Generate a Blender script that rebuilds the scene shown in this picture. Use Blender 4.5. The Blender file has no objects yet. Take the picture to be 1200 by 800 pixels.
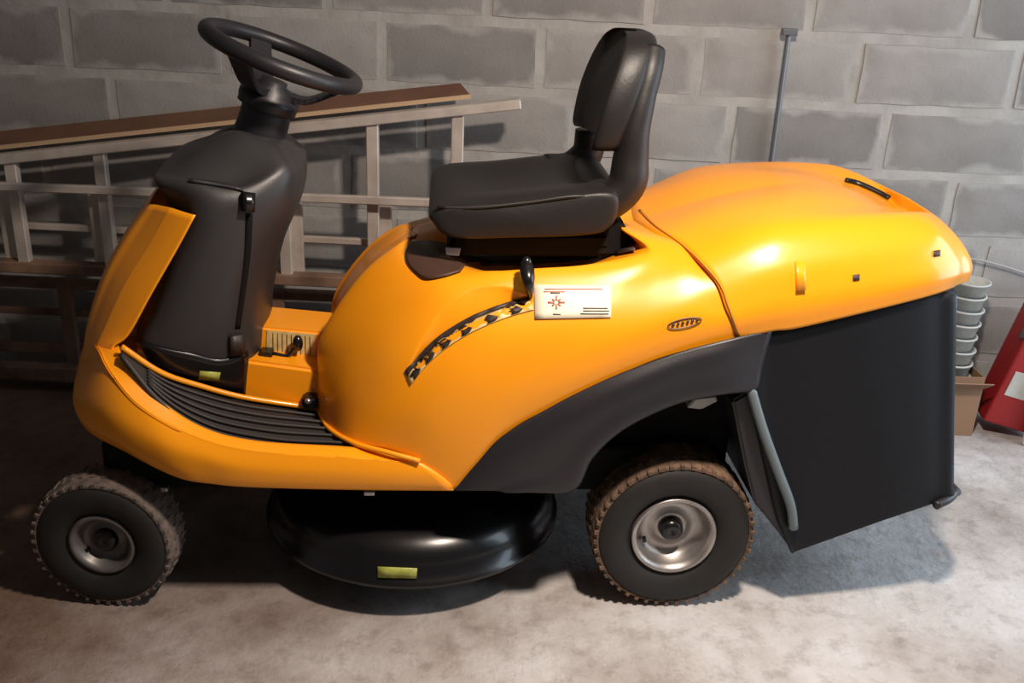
import bpy, bmesh, math, random
from mathutils import Vector, Matrix
from mathutils.bvhtree import BVHTree
random.seed(7)
S = bpy.context.scene
COL = S.collection

# ---------------------------------------------------------------- camera
F_PX, PITCH, ROLL, CAM_H = 1150.0, math.radians(22), math.radians(2.6), 1.504
cam_data = bpy.data.cameras.new('camera'); cam = bpy.data.objects.new('camera', cam_data); COL.objects.link(cam)
cam_data.sensor_fit = 'HORIZONTAL'; cam_data.sensor_width = 36.0; cam_data.lens = 36.0 * F_PX / 1200.0
cam_data.clip_start = 0.02
FW = Vector((0, math.cos(PITCH), -math.sin(PITCH))); RT = Vector((1, 0, 0)); DN = Vector((0, -math.sin(PITCH), -math.cos(PITCH)))
cx = RT * math.cos(ROLL) - DN * math.sin(ROLL)      # camera right axis after the roll
cx = RT * math.cos(ROLL) + DN * -math.sin(ROLL)
cy = -(DN * math.cos(ROLL) + RT * math.sin(ROLL))
# image x axis = RT*cos + DN*(-sin) ; image down axis = RT*sin + DN*cos
M = Matrix.Identity(3)
M.col[0] = cx; M.col[1] = cy; M.col[2] = -FW
cam.matrix_world = Matrix.Translation((0, 0, CAM_H)) @ M.to_4x4()
S.camera = cam
CAMP = Vector((0, 0, CAM_H))

# ---------------------------------------------------------------- world and light
S.view_settings.view_transform = 'Standard'; S.view_settings.look = 'None'
S.view_settings.gamma = 1.0; S.view_settings.use_curve_mapping = False
S.view_settings.exposure = 0.0
world = bpy.data.worlds.new('world'); S.world = world; world.use_nodes = True
world.node_tree.nodes['Background'].inputs[0].default_value = (0.9, 0.88, 0.86, 1)
world.node_tree.nodes['Background'].inputs[1].default_value = 0.06
def area(name, loc, target, sx, sy, energy, color):
    l = bpy.data.lights.new(name, 'AREA'); l.shape = 'RECTANGLE'; l.size = sx; l.size_y = sy; l.energy = energy; l.color = color
    o = bpy.data.objects.new(name, l); COL.objects.link(o); o.location = loc
    o.rotation_euler = (Vector(target) - Vector(loc)).to_track_quat('-Z', 'Y').to_euler(); return o
area('garage_door_daylight', (2.9, 2.0, 1.3), (0.6, 1.9, 0.4), 1.8, 2.0, 62, (0.74, 0.87, 1.0))
area('ceiling_lamp_light', (0.50, 1.33, 2.15), (0.50, 1.6, 0), 0.14, 0.14, 57, (1.0, 0.84, 0.71))

# ---------------------------------------------------------------- materials
def mat(name, color, rough=0.6, metal=0.0, coat=0.0, noise=0.0, nscale=8.0, color2=None, bump=0.0, bscale=60.0, spec=None, detail=4.0):
    m = bpy.data.materials.new(name); m.use_nodes = True; nt = m.node_tree; b = nt.nodes['Principled BSDF']
    b.inputs['Base Color'].default_value = (*color, 1); b.inputs['Roughness'].default_value = rough
    b.inputs['Metallic'].default_value = metal; b.inputs['Coat Weight'].default_value = coat; b.inputs['Coat Roughness'].default_value = 0.08
    if spec is not None: b.inputs['Specular IOR Level'].default_value = spec
    tc = nt.nodes.new('ShaderNodeTexCoord')
    n = nt.nodes.new('ShaderNodeTexNoise'); n.inputs['Scale'].default_value = nscale; n.inputs['Detail'].default_value = detail
    nt.links.new(tc.outputs['Object'], n.inputs['Vector'])
    mx = nt.nodes.new('ShaderNodeMix'); mx.data_type = 'RGBA'
    mx.inputs[6].default_value = (*color, 1); mx.inputs[7].default_value = (*(color2 or [c * 0.6 for c in color]), 1)
    r = nt.nodes.new('ShaderNodeMapRange'); r.inputs[1].default_value = 0.35; r.inputs[2].default_value = 0.7
    r.inputs[3].default_value = 0.0; r.inputs[4].default_value = noise if noise else 0.08
    nt.links.new(n.outputs['Fac'], r.inputs[0]); nt.links.new(r.outputs[0], mx.inputs[0]); nt.links.new(mx.outputs[2], b.inputs['Base Color'])
    if bump:
        n2 = nt.nodes.new('ShaderNodeTexNoise'); n2.inputs['Scale'].default_value = bscale; n2.inputs['Detail'].default_value = 5
        nt.links.new(tc.outputs['Object'], n2.inputs['Vector'])
        bp = nt.nodes.new('ShaderNodeBump'); bp.inputs['Strength'].default_value = bump; bp.inputs['Distance'].default_value = 0.01
        nt.links.new(n2.outputs['Fac'], bp.inputs['Height']); nt.links.new(bp.outputs[0], b.inputs['Normal'])
    return m
YEL = mat('yellow_plastic', (0.96, 0.345, 0.006), 0.33, coat=0.3, color2=(0.94, 0.32, 0.005), noise=0.3, nscale=3)
BLK = mat('dark_grey_plastic', (0.018, 0.017, 0.021), 0.42, bump=0.05, bscale=300)
BAGM = mat('bag_cloth', (0.004, 0.0045, 0.007), 0.6, bump=0.1, bscale=400, spec=0.3)
GRY = mat('grey_plastic', (0.030, 0.029, 0.031), 0.42, bump=0.05, bscale=300)
GLOSSB = mat('glossy_black_paint', (0.006, 0.006, 0.007), 0.28, coat=0.2)
SEATM = mat('seat_vinyl', (0.009, 0.0078, 0.0075), 0.5, bump=0.06, bscale=160)
RUB = mat('tyre_rubber', (0.010, 0.0095, 0.0095), 0.7, bump=0.1, bscale=90, color2=(0.02, 0.018, 0.016), noise=0.5, nscale=20)
DIRT = mat('dusty_tread', (0.20, 0.12, 0.075), 0.9, color2=(0.05, 0.035, 0.026), noise=0.9, nscale=45, bump=0.3, bscale=120)
RIM = mat('rim_metal', (0.50, 0.47, 0.45), 0.38, metal=0.85, color2=(0.2, 0.18, 0.17), noise=0.6, nscale=14)
RIMD = mat('dull_rim_metal', (0.22, 0.21, 0.21), 0.45, metal=0.7, color2=(0.07, 0.065, 0.06), noise=0.7, nscale=14)
STEEL = mat('steel', (0.5, 0.5, 0.52), 0.3, metal=0.9)
RUBMAT = mat('footrest_rubber', (0.030, 0.026, 0.025), 0.6, bump=0.1, bscale=200)
BROWN = mat('recess_brown', (0.060, 0.028, 0.018), 0.55)
ALU = mat('aluminium', (0.66, 0.60, 0.54), 0.42, metal=0.3, color2=(0.42, 0.37, 0.33), noise=0.7, nscale=12, bump=0.03)
WOODM = mat('old_wood', (0.27, 0.165, 0.11), 0.8, color2=(0.09, 0.05, 0.033), noise=0.9, nscale=9, bump=0.2, bscale=40)
PLY = mat('plywood', (0.20, 0.095, 0.055), 0.7, color2=(0.13, 0.062, 0.038), noise=0.8, nscale=6, bump=0.1)
PLYE = mat('plywood_edge', (0.52, 0.36, 0.22), 0.7)
MORT = mat('mortar', (0.42, 0.41, 0.39), 0.95, color2=(0.30, 0.29, 0.27), noise=0.8, nscale=9, bump=0.3, bscale=40)
PAPER = mat('sticker_paper', (0.80, 0.72, 0.55), 0.35, coat=0.4)
INK = mat('ink', (0.03, 0.022, 0.02), 0.5)
INKR = mat('red_ink', (0.45, 0.14, 0.11), 0.5)
DARK = mat('matte_black', (0.004, 0.004, 0.004), 0.8, spec=0.2)  # matte near-black for chassis, seat underparts and dash groove
LIME = mat('lime_label', (0.42, 0.44, 0.09), 0.4, color2=(0.25, 0.27, 0.05), noise=0.8, nscale=60)
CREAM = mat('cream_label', (0.72, 0.55, 0.24), 0.45, color2=(0.5, 0.35, 0.12), noise=0.7, nscale=60)
CARD = mat('cardboard', (0.26, 0.155, 0.095), 0.85, color2=(0.27, 0.16, 0.09), noise=0.6, nscale=12)
RED = mat('red_carton', (0.30, 0.012, 0.014), 0.45, color2=(0.26, 0.01, 0.012), noise=0.7, nscale=9)
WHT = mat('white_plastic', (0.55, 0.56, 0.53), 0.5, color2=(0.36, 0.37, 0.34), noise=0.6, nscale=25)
WHITE = mat('white_board', (0.78, 0.79, 0.82), 0.6)

def block_mat():
    m = mat('concrete_block', (0.30, 0.29, 0.278), 0.95, color2=(0.20, 0.192, 0.183), noise=0.9, nscale=4, bump=0.16, bscale=110, detail=8)
    nt = m.node_tree; b = nt.nodes['Principled BSDF']; src = b.inputs['Base Color'].links[0].from_socket
    oi = nt.nodes.new('ShaderNodeObjectInfo'); r = nt.nodes.new('ShaderNodeMapRange')
    r.inputs[3].default_value = 0.78; r.inputs[4].default_value = 1.22
    nt.links.new(oi.outputs['Random'], r.inputs[0])
    h = nt.nodes.new('ShaderNodeHueSaturation'); nt.links.new(r.outputs[0], h.inputs['Value']); nt.links.new(src, h.inputs['Color'])
    # mortar smeared over the block's edges: distance from the edge, broken up by noise
    tc = nt.nodes.new('ShaderNodeTexCoord'); sx = nt.nodes.new('ShaderNodeSeparateXYZ'); nt.links.new(tc.outputs['Object'], sx.inputs[0])
    def mth(op, a_, b_=None):
        n = nt.nodes.new('ShaderNodeMath'); n.operation = op
        for i_, v_ in enumerate((a_, b_)):
            if v_ is None: continue
            if isinstance(v_, (int, float)): n.inputs[i_].default_value = v_
            else: nt.links.new(v_, n.inputs[i_])
        return n.outputs[0]
    dx = mth('SUBTRACT', 0.24, mth('ABSOLUTE', sx.outputs[0])); dz = mth('SUBTRACT', 0.094, mth('ABSOLUTE', sx.outputs[2]))
    dd = mth('MINIMUM', dx, dz)
    geo = nt.nodes.new('ShaderNodeNewGeometry'); nz = nt.nodes.new('ShaderNodeTexNoise'); nz.inputs['Scale'].default_value = 9; nz.inputs['Detail'].default_value = 4
    nt.links.new(geo.outputs['Position'], nz.inputs['Vector'])
    q = mth('SUBTRACT', mth('ADD', dd, 0.002), mth('MULTIPLY', mth('SUBTRACT', nz.outputs['Fac'], 0.40), 0.10))
    mr = nt.nodes.new('ShaderNodeMapRange'); mr.inputs[1].default_value = -0.004; mr.inputs[2].default_value = 0.016; mr.inputs[3].default_value = 0.8; mr.inputs[4].default_value = 0.0
    nt.links.new(q, mr.inputs[0])
    mm = nt.nodes.new('ShaderNodeMix'); mm.data_type = 'RGBA'; mm.inputs[7].default_value = (0.37, 0.36, 0.345, 1)
    nt.links.new(mr.outputs[0], mm.inputs[0]); nt.links.new(h.outputs[0], mm.inputs[6])
    nt.links.new(mm.outputs[2], b.inputs['Base Color']); return m
BLOCKM = block_mat()

def floor_mat():
    m = bpy.data.materials.new('concrete_floor'); m.use_nodes = True; nt = m.node_tree; b = nt.nodes['Principled BSDF']
    b.inputs['Roughness'].default_value = 0.8
    tc = nt.nodes.new('ShaderNodeTexCoord')
    def noise(sc, det, rough=0.6):
        n = nt.nodes.new('ShaderNodeTexNoise'); n.inputs['Scale'].default_value = sc; n.inputs['Detail'].default_value = det; n.inputs['Roughness'].default_value = rough
        nt.links.new(tc.outputs['Object'], n.inputs['Vector']); return n.outputs['Fac']
    def ramp(src, stops):
        r = nt.nodes.new('ShaderNodeValToRGB'); e = r.color_ramp.elements
        e[0].position, e[0].color = stops[0]; e[1].position, e[1].color = stops[-1]
        for p_, c_ in stops[1:-1]:
            x = e.new(p_); x.color = c_
        nt.links.new(src, r.inputs[0]); return r.outputs[0]
    base = ramp(noise(2.2, 8, 0.62), [(0.33, (0.31, 0.27, 0.245, 1)), (0.5, (0.48, 0.455, 0.44, 1)), (0.68, (0.62, 0.62, 0.63, 1))])
    spots = ramp(noise(16, 8, 0.7), [(0.36, (0.72, 0.69, 0.67, 1)), (0.5, (1, 1, 1, 1))])
    mx = nt.nodes.new('ShaderNodeMix'); mx.data_type = 'RGBA'; mx.blend_type = 'MULTIPLY'; mx.inputs[0].default_value = 0.8
    nt.links.new(base, mx.inputs[6]); nt.links.new(spots, mx.inputs[7])
    # brown multiplied over the slab towards low x, made patchy by noise
    sx = nt.nodes.new('ShaderNodeSeparateXYZ'); nt.links.new(tc.outputs['Object'], sx.inputs[0])
    ad = nt.nodes.new('ShaderNodeMath'); ad.operation = 'MULTIPLY_ADD'; ad.inputs[1].default_value = 2.2; nt.links.new(noise(1.6, 6, 0.6), ad.inputs[0]); nt.links.new(sx.outputs[0], ad.inputs[2])
    mr = nt.nodes.new('ShaderNodeMapRange'); mr.inputs[1].default_value = 0.1; mr.inputs[2].default_value = 1.25; mr.inputs[3].default_value = 0.95; mr.inputs[4].default_value = 0.0
    nt.links.new(ad.outputs[0], mr.inputs[0])
    m2 = nt.nodes.new('ShaderNodeMix'); m2.data_type = 'RGBA'; m2.blend_type = 'MULTIPLY'; m2.inputs[7].default_value = (0.30, 0.19, 0.135, 1)
    nt.links.new(mr.outputs[0], m2.inputs[0]); nt.links.new(mx.outputs[2], m2.inputs[6]); nt.links.new(m2.outputs[2], b.inputs['Base Color'])
    bp = nt.nodes.new('ShaderNodeBump'); bp.inputs['Strength'].default_value = 0.6; bp.inputs['Distance'].default_value = 0.015
    nt.links.new(noise(18, 8, 0.65), bp.inputs['Height']); nt.links.new(bp.outputs[0], b.inputs['Normal']); return m

# ---------------------------------------------------------------- helpers
def link(name, bm_or_me, m, parent=None, smooth=False, kind=None, loc=None, rot=None):
    if isinstance(bm_or_me, bmesh.types.BMesh):
        me = bpy.data.meshes.new(name); bm_or_me.normal_update(); bm_or_me.to_mesh(me); bm_or_me.free()
    else: me = bm_or_me
    if m and not me.materials: me.materials.append(m)
    if smooth:
        for p_ in me.polygons: p_.use_smooth = True
    o = bpy.data.objects.new(name, me); COL.objects.link(o)
    if parent: o.parent = parent
    if loc is not None: o.location = loc
    if rot is not None: o.rotation_euler = rot
    if kind: o['kind'] = kind
    return o
def thing(name, label, cat, loc=(0, 0, 0), rz=0.0, group=None):
    o = bpy.data.objects.new(name, None); COL.objects.link(o); o.location = loc; o.rotation_euler = (0, 0, rz)
    o.empty_display_size = 0.05; o['label'] = label; o['category'] = cat
    if group: o['group'] = group
    return o
def tag(o, label, cat, group=None):
    o['label'] = label; o['category'] = cat
    if group: o['group'] = group
    return o
def box(bm, c, s, bev=0.0, rot=None, seg=2):
    ret = bmesh.ops.create_cube(bm, size=1.0); vs = ret['verts']
    bmesh.ops.scale(bm, vec=s, verts=vs)
    if bev > 0:
        es = list({e for v in vs for e in v.link_edges})
        r = bmesh.ops.bevel(bm, geom=vs + es, offset=bev, segments=seg, affect='EDGES', profile=0.5); vs = r['verts']
        vs = list({v for f in r['faces'] for v in f.verts} | set(v for v in vs if v.is_valid))
    if rot is not None: bmesh.ops.rotate(bm, cent=(0, 0, 0), matrix=rot, verts=vs)
    bmesh.ops.translate(bm, vec=c, verts=vs); return vs
def bxo(name, c, s, m, parent=None, bev=0.004, brot=None, **k):
    bm = bmesh.new(); box(bm, c, s, bev, brot); return link(name, bm, m, parent, **k)
def bar(bm, p, q, w, h, up=Vector((0, 0, 1)), bev=0.0):
    p, q = Vector(p), Vector(q); d = (q - p); L = d.length; x = d.normalized(); y = up.cross(x).normalized(); z = x.cross(y)
    R = Matrix((x, y, z)).transposed(); box(bm, (p + q) / 2, (L, w, h), bev, R, 1)
def catmull(pts, n, closed=False):
    out = []; N = len(pts)
    segs = N if closed else N - 1
    for i in range(segs):
        g = (lambda k: pts[k % N]) if closed else (lambda k: pts[min(max(k, 0), N - 1)])
        p0, p1, p2, p3 = g(i - 1), g(i), g(i + 1), g(i + 2)
        if not closed:
            if i == 0: p0 = p1 * 2 - p2
            if i == N - 2: p3 = p2 * 2 - p1
        for k in range(n):
            t = k / n
            out.append(0.5 * ((2 * p1) + (p2 - p0) * t + (2 * p0 - 5 * p1 + 4 * p2 - p3) * t * t + (3 * p1 - p0 - 3 * p2 + p3) * t ** 3))
    if not closed: out.append(pts[-1].copy())
    return out
def tube(bm, pts, rad, seg=10, n=6, closed=False, caps=True):
    P_ = catmull([Vector(p) for p in pts], n, closed) if n > 1 else [Vector(p) for p in pts]
    N = len(P_); rings = []; prev = None
    for i, p in enumerate(P_):
        if closed: t = (P_[(i + 1) % N] - P_[i - 1]).normalized()
        else: t = (P_[min(i + 1, N - 1)] - P_[max(i - 1, 0)]).normalized()
        if prev is None:
            a_ = Vector((0, 0, 1)) if abs(t.z) < 0.9 else Vector((1, 0, 0)); prev = t.cross(a_).normalized()
        prev = (prev - t * prev.dot(t)).normalized(); bb = t.cross(prev)
        if callable(rad): rr = rad(i / (N - 1))
        else: rr = rad
        rings.append([bm.verts.new(p + (prev * math.cos(2 * math.pi * k / seg) + bb * math.sin(2 * math.pi * k / seg)) * rr) for k in range(seg)])
    for i in range(N if closed else N - 1):
        A, B = rings[i], rings[(i + 1) % N]
        for k in range(seg): bm.faces.new((A[k], A[(k + 1) % seg], B[(k + 1) % seg], B[k]))
    if caps and not closed: bm.faces.new(rings[0][::-1]); bm.faces.new(rings[-1])
def lathe(bm, prof, seg=48, M4=None, closed=True):
    """profile of (radius, axial) turned about the local Y axis"""
    rings = [[bm.verts.new((r_ * math.cos(2 * math.pi * k / seg), a_, r_ * math.sin(2 * math.pi * k / seg))) for k in range(seg)] for r_, a_ in prof]
    n = len(rings)
    for i in range(n if closed else n - 1):
        A, B = rings[i], rings[(i + 1) % n]
        for k in range(seg): bm.faces.new((A[k], A[(k + 1) % seg], B[(k + 1) % seg], B[k]))
    if not closed:
        for rg in (rings[0], rings[-1]):
            try: bm.faces.new(rg)
            except ValueError: pass
    bmesh.ops.recalc_face_normals(bm, faces=bm.faces)
    if M4 is not None: bmesh.ops.transform(bm, matrix=M4, verts=bm.verts)

# ---------------------------------------------------------------- mower frame: u to its rear, v away from the viewer, z up
TH = math.radians(4.5)
UA = Vector((math.cos(TH), math.sin(TH), 0)); VA = Vector((-math.sin(TH), math.cos(TH), 0)); O = Vector((0.39507, 2.3781, 0))
def ray(px, py):
    dx, dy = px - 600, py - 400
    return FW * F_PX + RT * (dx * math.cos(ROLL) + dy * math.sin(ROLL)) + DN * (-dx * math.sin(ROLL) + dy * math.cos(ROLL))
def P(px, py, v, du=0.0, dz=0.0):
    """point of the mower traced at a measured lateral offset v -> local (u, v, z)"""
    d = ray(px, py); t = ((O + VA * v - CAMP).dot(VA)) / d.dot(VA); q = CAMP + d * t - O
    return Vector((q.dot(UA) + du, v, q.z + dz))
def loc2w(q): return O + UA * q.x + VA * q.y + Vector((0, 0, q.z))
def w2loc(p_): d = p_ - O; return Vector((d.dot(UA), d.dot(VA), d.z))
def project(q):
    d = loc2w(q) - CAMP; k = d.dot(FW); xu = F_PX * d.dot(RT) / k; yu = F_PX * d.dot(DN) / k
    return 600 + xu * math.cos(ROLL) - yu * math.sin(ROLL), 400 + xu * math.sin(ROLL) + yu * math.cos(ROLL)
def refine(net, nu, nv):
    rows = [catmull([Vector(p) for p in r], nu) for r in net]
    cols = [catmull([r[i] for r in rows], nv) for i in range(len(rows[0]))]
    return [[cols[i][j] for i in range(len(cols))] for j in range(len(cols[0]))]
def patch(name, net, m, parent, nu=6, nv=6, thick=0.006, mirror=True, tweak=None, centre=None, smooth=True):
    g = refine(net, nu, nv)
    if tweak: g = [[tweak(p) for p in r] for r in g]
    if mirror == 'v':      # last row lies on the centreline
        g = g + [[Vector((p.x, -p.y, p.z)) for p in r] for r in g[-2::-1]]
    bm = bmesh.new(); V = [[bm.verts.new(p) for p in r] for r in g]
    for j in range(len(V) - 1):
        for i in range(len(V[0]) - 1):
            q = (V[j][i], V[j][i + 1], V[j + 1][i + 1], V[j + 1][i])
            bm.faces.new(q)
    bmesh.ops.remove_doubles(bm, verts=bm.verts, dist=0.0004)
    # the traced side must face outwards (towards -v on its first row)
    bmesh.ops.recalc_face_normals(bm, faces=bm.faces)
    cpt = Vector(centre) if centre else Vector((0, 0, 0.4))
    bm.faces.ensure_lookup_table()
    s = sum(f.normal.dot(f.calc_center_median() - Vector((f.calc_center_median().x, 0, 0.35)) if centre is None else f.calc_center_median() - cpt) * f.calc_area() for f in bm.faces)
    if s < 0: bmesh.ops.reverse_faces(bm, faces=bm.faces)
    o = link(name, bm, m, parent, smooth=smooth)
    if thick:
        md = o.modifiers.new('thickness', 'SOLIDIFY'); md.thickness = thick; md.offset = -1
    return o
def bvh_of(objs):
    vs, fs = [], []
    for o in objs:
        b0 = len(vs); vs += [v.co.copy() for v in o.data.vertices]; fs += [[b0 + i for i in p_.vertices] for p_ in o.data.polygons]
    return BVHTree.FromPolygons(vs, fs)
CAML = w2loc(CAMP)
def hit(tree, px, py, off=0.002):
    d = w2loc(CAMP + ray(px, py)) - CAML; h = tree.ray_cast(CAML, d.normalized())
    if h[0] is None: return None
    n = h[1] if h[1].dot(d) < 0 else -h[1]
    return h[0] + n * off
def decal(name, tree, rows, m, parent, off=0.002, thick=0.0015, n=6, nv=1, smooth=True):
    """rows of traced points laid on the real surface, a thin sheet of real thickness"""
    net = []
    for r in rows:
        pts = catmull([Vector((x, y, 0)) for x, y in r], n); net.append(pts)
    if nv > 1:
        cols = [catmull([net[j][i] for j in range(len(net))], nv) for i in range(len(net[0]))]
        net = [[cols[i][j] for i in range(len(cols))] for j in range(len(cols[0]))]
    bm = bmesh.new(); V = []
    for r in net:
        V.append([(lambda h_: bm.verts.new(h_) if h_ is not None else None)(hit(tree, p_.x, p_.y, off)) for p_ in r])
    for j in range(len(V) - 1):
        for i in range(len(V[0]) - 1):
            q = (V[j][i], V[j][i + 1], V[j + 1][i + 1], V[j + 1][i])
            if None in q: continue
            if max((a_.co - b_.co).length for a_ in q for b_ in q) < 0.12: bm.faces.new(q)
    bmesh.ops.recalc_face_normals(bm, faces=bm.faces)
    bm.faces.ensure_lookup_table()
    if len(bm.faces) and sum(f.normal.dot(CAML - f.calc_center_median()) for f in bm.faces) < 0: bmesh.ops.reverse_faces(bm, faces=bm.faces)
    o = link(name, bm, m, parent, smooth=smooth)
    md = o.modifiers.new('thickness', 'SOLIDIFY'); md.thickness = thick; md.offset = 1
    return o

# ================================================================= setting
fm = floor_mat()
bm = bmesh.new(); box(bm, (0, 0.6, -0.06), (7.4, 6.6, 0.12)); link('floor', bm, fm, kind='structure')
bm = bmesh.new(); box(bm, (0, 0.6, 2.66), (7.4, 6.6, 0.12)); link('ceiling', bm, mat('ceiling_plaster', (0.42, 0.40, 0.37), 0.9, noise=0.5, bump=0.2), kind='structure')
bm = bmesh.new(); box(bm, (-3.55, 0.6, 1.3), (0.2, 6.4, 2.6)); link('wall_left', bm, MORT, kind='structure')
WY = 3.25
bm = bmesh.new(); box(bm, (0, WY + 0.101, 1.3), (7.3, 0.2, 2.6)); wall = link('wall_back', bm, MORT, kind='structure')
COURSE, LEN = 0.2125, 0.505
def block_mesh(seed, length=LEN, height=COURSE):
    rnd = random.Random(seed); bm = bmesh.new()
    w, h, d = length - 0.034, height - 0.034, 0.012
    nx, nz = 6, 3; F_ = []
    for j in range(nz + 1):
        row = []
        for i in range(nx + 1):
            e = (i in (0, nx)) or (j in (0, nz))
            row.append(bm.verts.new((-w / 2 + w * i / nx + (rnd.uniform(-.0025, .0025) if e else 0), 0 + (0.002 if e else rnd.uniform(-.0015, .0015)), -h / 2 + h * j / nz + (rnd.uniform(-.003, .003) if e else 0))))
        F_.append(row)
    for j in range(nz):
        for i in range(nx): bm.faces.new((F_[j][i], F_[j][i + 1], F_[j + 1][i + 1], F_[j + 1][i]))
    bmesh.ops.recalc_face_normals(bm, faces=bm.faces)
    be = [e for e in bm.edges if e.is_boundary]
    r = bmesh.ops.extrude_edge_only(bm, edges=be)
    nv_ = [v for v in r['geom'] if isinstance(v, bmesh.types.BMVert)]
    bmesh.ops.translate(bm, vec=(0, d, 0), verts=nv_)
    bmesh.ops.scale(bm, vec=(1.012, 1, 1.03), verts=nv_)
    bmesh.ops.recalc_face_normals(bm, faces=bm.faces)
    for f in bm.faces: pass
    me = bpy.data.meshes.new('block'); bm.to_mesh(me); bm.free(); me.materials.append(BLOCKM); return me
variants = [block_mesh(s) for s in range(7)]
phase = [0.20, 0.43, 0.08, 0.434, 0.175, 0.05, 0.383, 0.12, 0.37, 0.02, 0.30, 0.15]
for r_ in range(12):
    x = phase[r_] - LEN / 2 - 7 * LEN
    for c_ in range(14):
        xc = x + c_ * LEN
        if abs(xc) > 3.3: continue
        o = link('block', variants[random.randrange(7)], None, wall, loc=(xc, WY - 0.004 + random.uniform(-.002, .002), COURSE * (r_ + 0.5)), rot=(0, 0, 0))
        if random.random() < 0.5: o.scale = (-1, 1, 1)

# ================================================================= mower
mower = thing('ride_on_mower', 'yellow and black ride-on lawn mower with black seat and rear grass bag', 'lawn mower', O, TH)

# ---- rear body
NB = [
 # bottom edge
 [P(372,482,-.17), P(386,503,-.27), P(415,520,-.35), P(470,533,-.385), P(530,574,-.40), P(590,511,-.40), P(650,476,-.40), P(745,431,-.40), P(800,412,-.40), P(864,397,-.40)],
 [P(373,440,-.17), P(400,452,-.28), P(440,472,-.36), P(493,482,-.395), P(552,505,-.405), P(613,470,-.405), P(672,441,-.405), P(755,405,-.405), P(805,388,-.405), P(858,378,-.405)],
 [P(377,400,-.165), P(422,402,-.27), P(465,420,-.355), P(522,428,-.39), P(580,450,-.402), P(640,425,-.402), P(695,402,-.40), P(763,378,-.40), P(808,364,-.398), P(850,360,-.395)],
 [P(398,360,-.15), P(448,356,-.245), P(495,372,-.335), P(548,378,-.37), P(600,395,-.385), P(660,380,-.385), P(712,368,-.38), P(768,350,-.375), P(808,338,-.372), P(840,333,-.370)],
 [P(430,318,-.125), P(470,322,-.21), P(515,335,-.30), P(567,342,-.335), P(618,348,-.345), P(680,341,-.345), P(730,332,-.34), P(772,320,-.335), P(800,312,-.33), P(820,310,-.325)],
 [P(462,291,-.10), P(478,300,-.15), P(530,318,-.255), P(578,319,-.29), P(625,317,-.30), P(690,312,-.30), P(752,300,-.29), P(765,290,-.27), P(780,284,-.25), P(795,285,-.25)],
 [P(480,280,-.05), P(490,290,-.08), P(545,312,-.20,0,.0), P(585,314,-.24,0,-.01), P(630,312,-.25,0,-.01), P(690,306,-.25,0,-.01), P(746,290,-.20), P(728,268,-.17), P(745,268,-.15), P(766,272,-.15)],
 [P(480,280,0), P(492,284,0), P(545,296,0,0,-.03), P(585,300,0,0,-.05), P(630,300,0,0,-.05), P(690,292,0,0,-.04), P(730,272,0,0,-.01), P(727,262,0), P(733,260,0), P(742,258,0)],
]
NB = [[Vector((r[0].x + .015, 0, r[0].z)), Vector((r[0].x + .004, r[0].y * .75, r[0].z))] + r for r in NB]
SLOT = [(478,440),(515,402),(553,378),(590,362),(624,354)]     # lower lip of the lever slot
def slot_y(x):
    if x < SLOT[0][0] or x > SLOT[-1][0]: return None
    for (x0, y0), (x1, y1) in zip(SLOT, SLOT[1:]):
        if x0 <= x <= x1: return y0 + (y1 - y0) * (x - x0) / (x1 - x0)
def dent(p):
    if p.y > -0.25 or p.x > -.3 or p.x < -.75: return p
    x, y = project(p); s = slot_y(x)
    if s is None: return p
    d = s - y
    H_ = 40 * math.sin(math.pi * min(1, max(0, (x - 474) / 160)) ** 0.8)
    if 0 < d < H_:
        k = (1 - d / H_); ex = min(1, (x - SLOT[0][0]) / 10, (SLOT[-1][0] - x) / 6)
        return Vector((p.x, p.y + 0.022 * (k ** 0.8) * ex, p.z - 0.012 * k * ex))
    return p
body = patch('rear_body', NB, YEL, mower, 22, 16, 0.005, 'v', tweak=dent)

# ---- bag cover
NC = [
 [P(864,397,-.402), P(905,388,-.405), P(937,384,-.405), P(1030,362,-.40), P(1095,345,-.38), P(1122,334,-.335), P(1134,322,-.26), P(1134,322,-.26,.018) + Vector((0,.26,0))],
 [P(858,378,-.410), P(903,368,-.412), P(938,362,-.412), P(1031,342,-.405), P(1099,326,-.385), P(1128,318,-.335), P(1137,308,-.26), P(1137,308,-.26,.018) + Vector((0,.26,0))],
 [P(850,360,-.402), P(900,345,-.405), P(938,338,-.405), P(1030,320,-.395), P(1098,305,-.37), P(1124,298,-.325), P(1131,291,-.25), P(1131,291,-.25,.018) + Vector((0,.25,0))],
 [P(840,333,-.378), P(892,312,-.38), P(935,303,-.38), P(1022,287,-.365), P(1088,275,-.335), P(1108,271,-.29), P(1115,270,-.22), P(1115,270,-.22,.01) + Vector((0,.22,0))],
 [P(820,308,-.335), P(878,276,-.32), P(925,266,-.32), P(1008,256,-.30), P(1068,250,-.26), P(1085,249,-.21), P(1092,250,-.15), P(1092,250,-.15,.01) + Vector((0,.15,0))],
 [P(795,285,-.25), P(855,252,-.20), P(920,241,-.20), P(1000,243,-.20), P(1050,248,-.17), P(1068,251,-.12), P(1076,254,-.08), P(1076,254,-.08) + Vector((0,.08,0))],
 [P(766,273,-.16), P(845,238,-.10), P(922,226,-.10), P(990,229,-.10), P(1035,241,-.08), P(1055,246,-.05), P(1062,248,-.03), P(1062,248,-.03) + Vector((0,.03,0))],
 [P(742,258,0), P(840,230,0), P(925,216,0), P(985,219,0), P(1030,236,0), P(1045,243,0), P(1050,245,0), P(1052,246,0)],
]
cover = patch('bag_cover', NC, YEL, mower, 8, 8, 0.005, 'v')
tree = bvh_of([body, cover])

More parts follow.
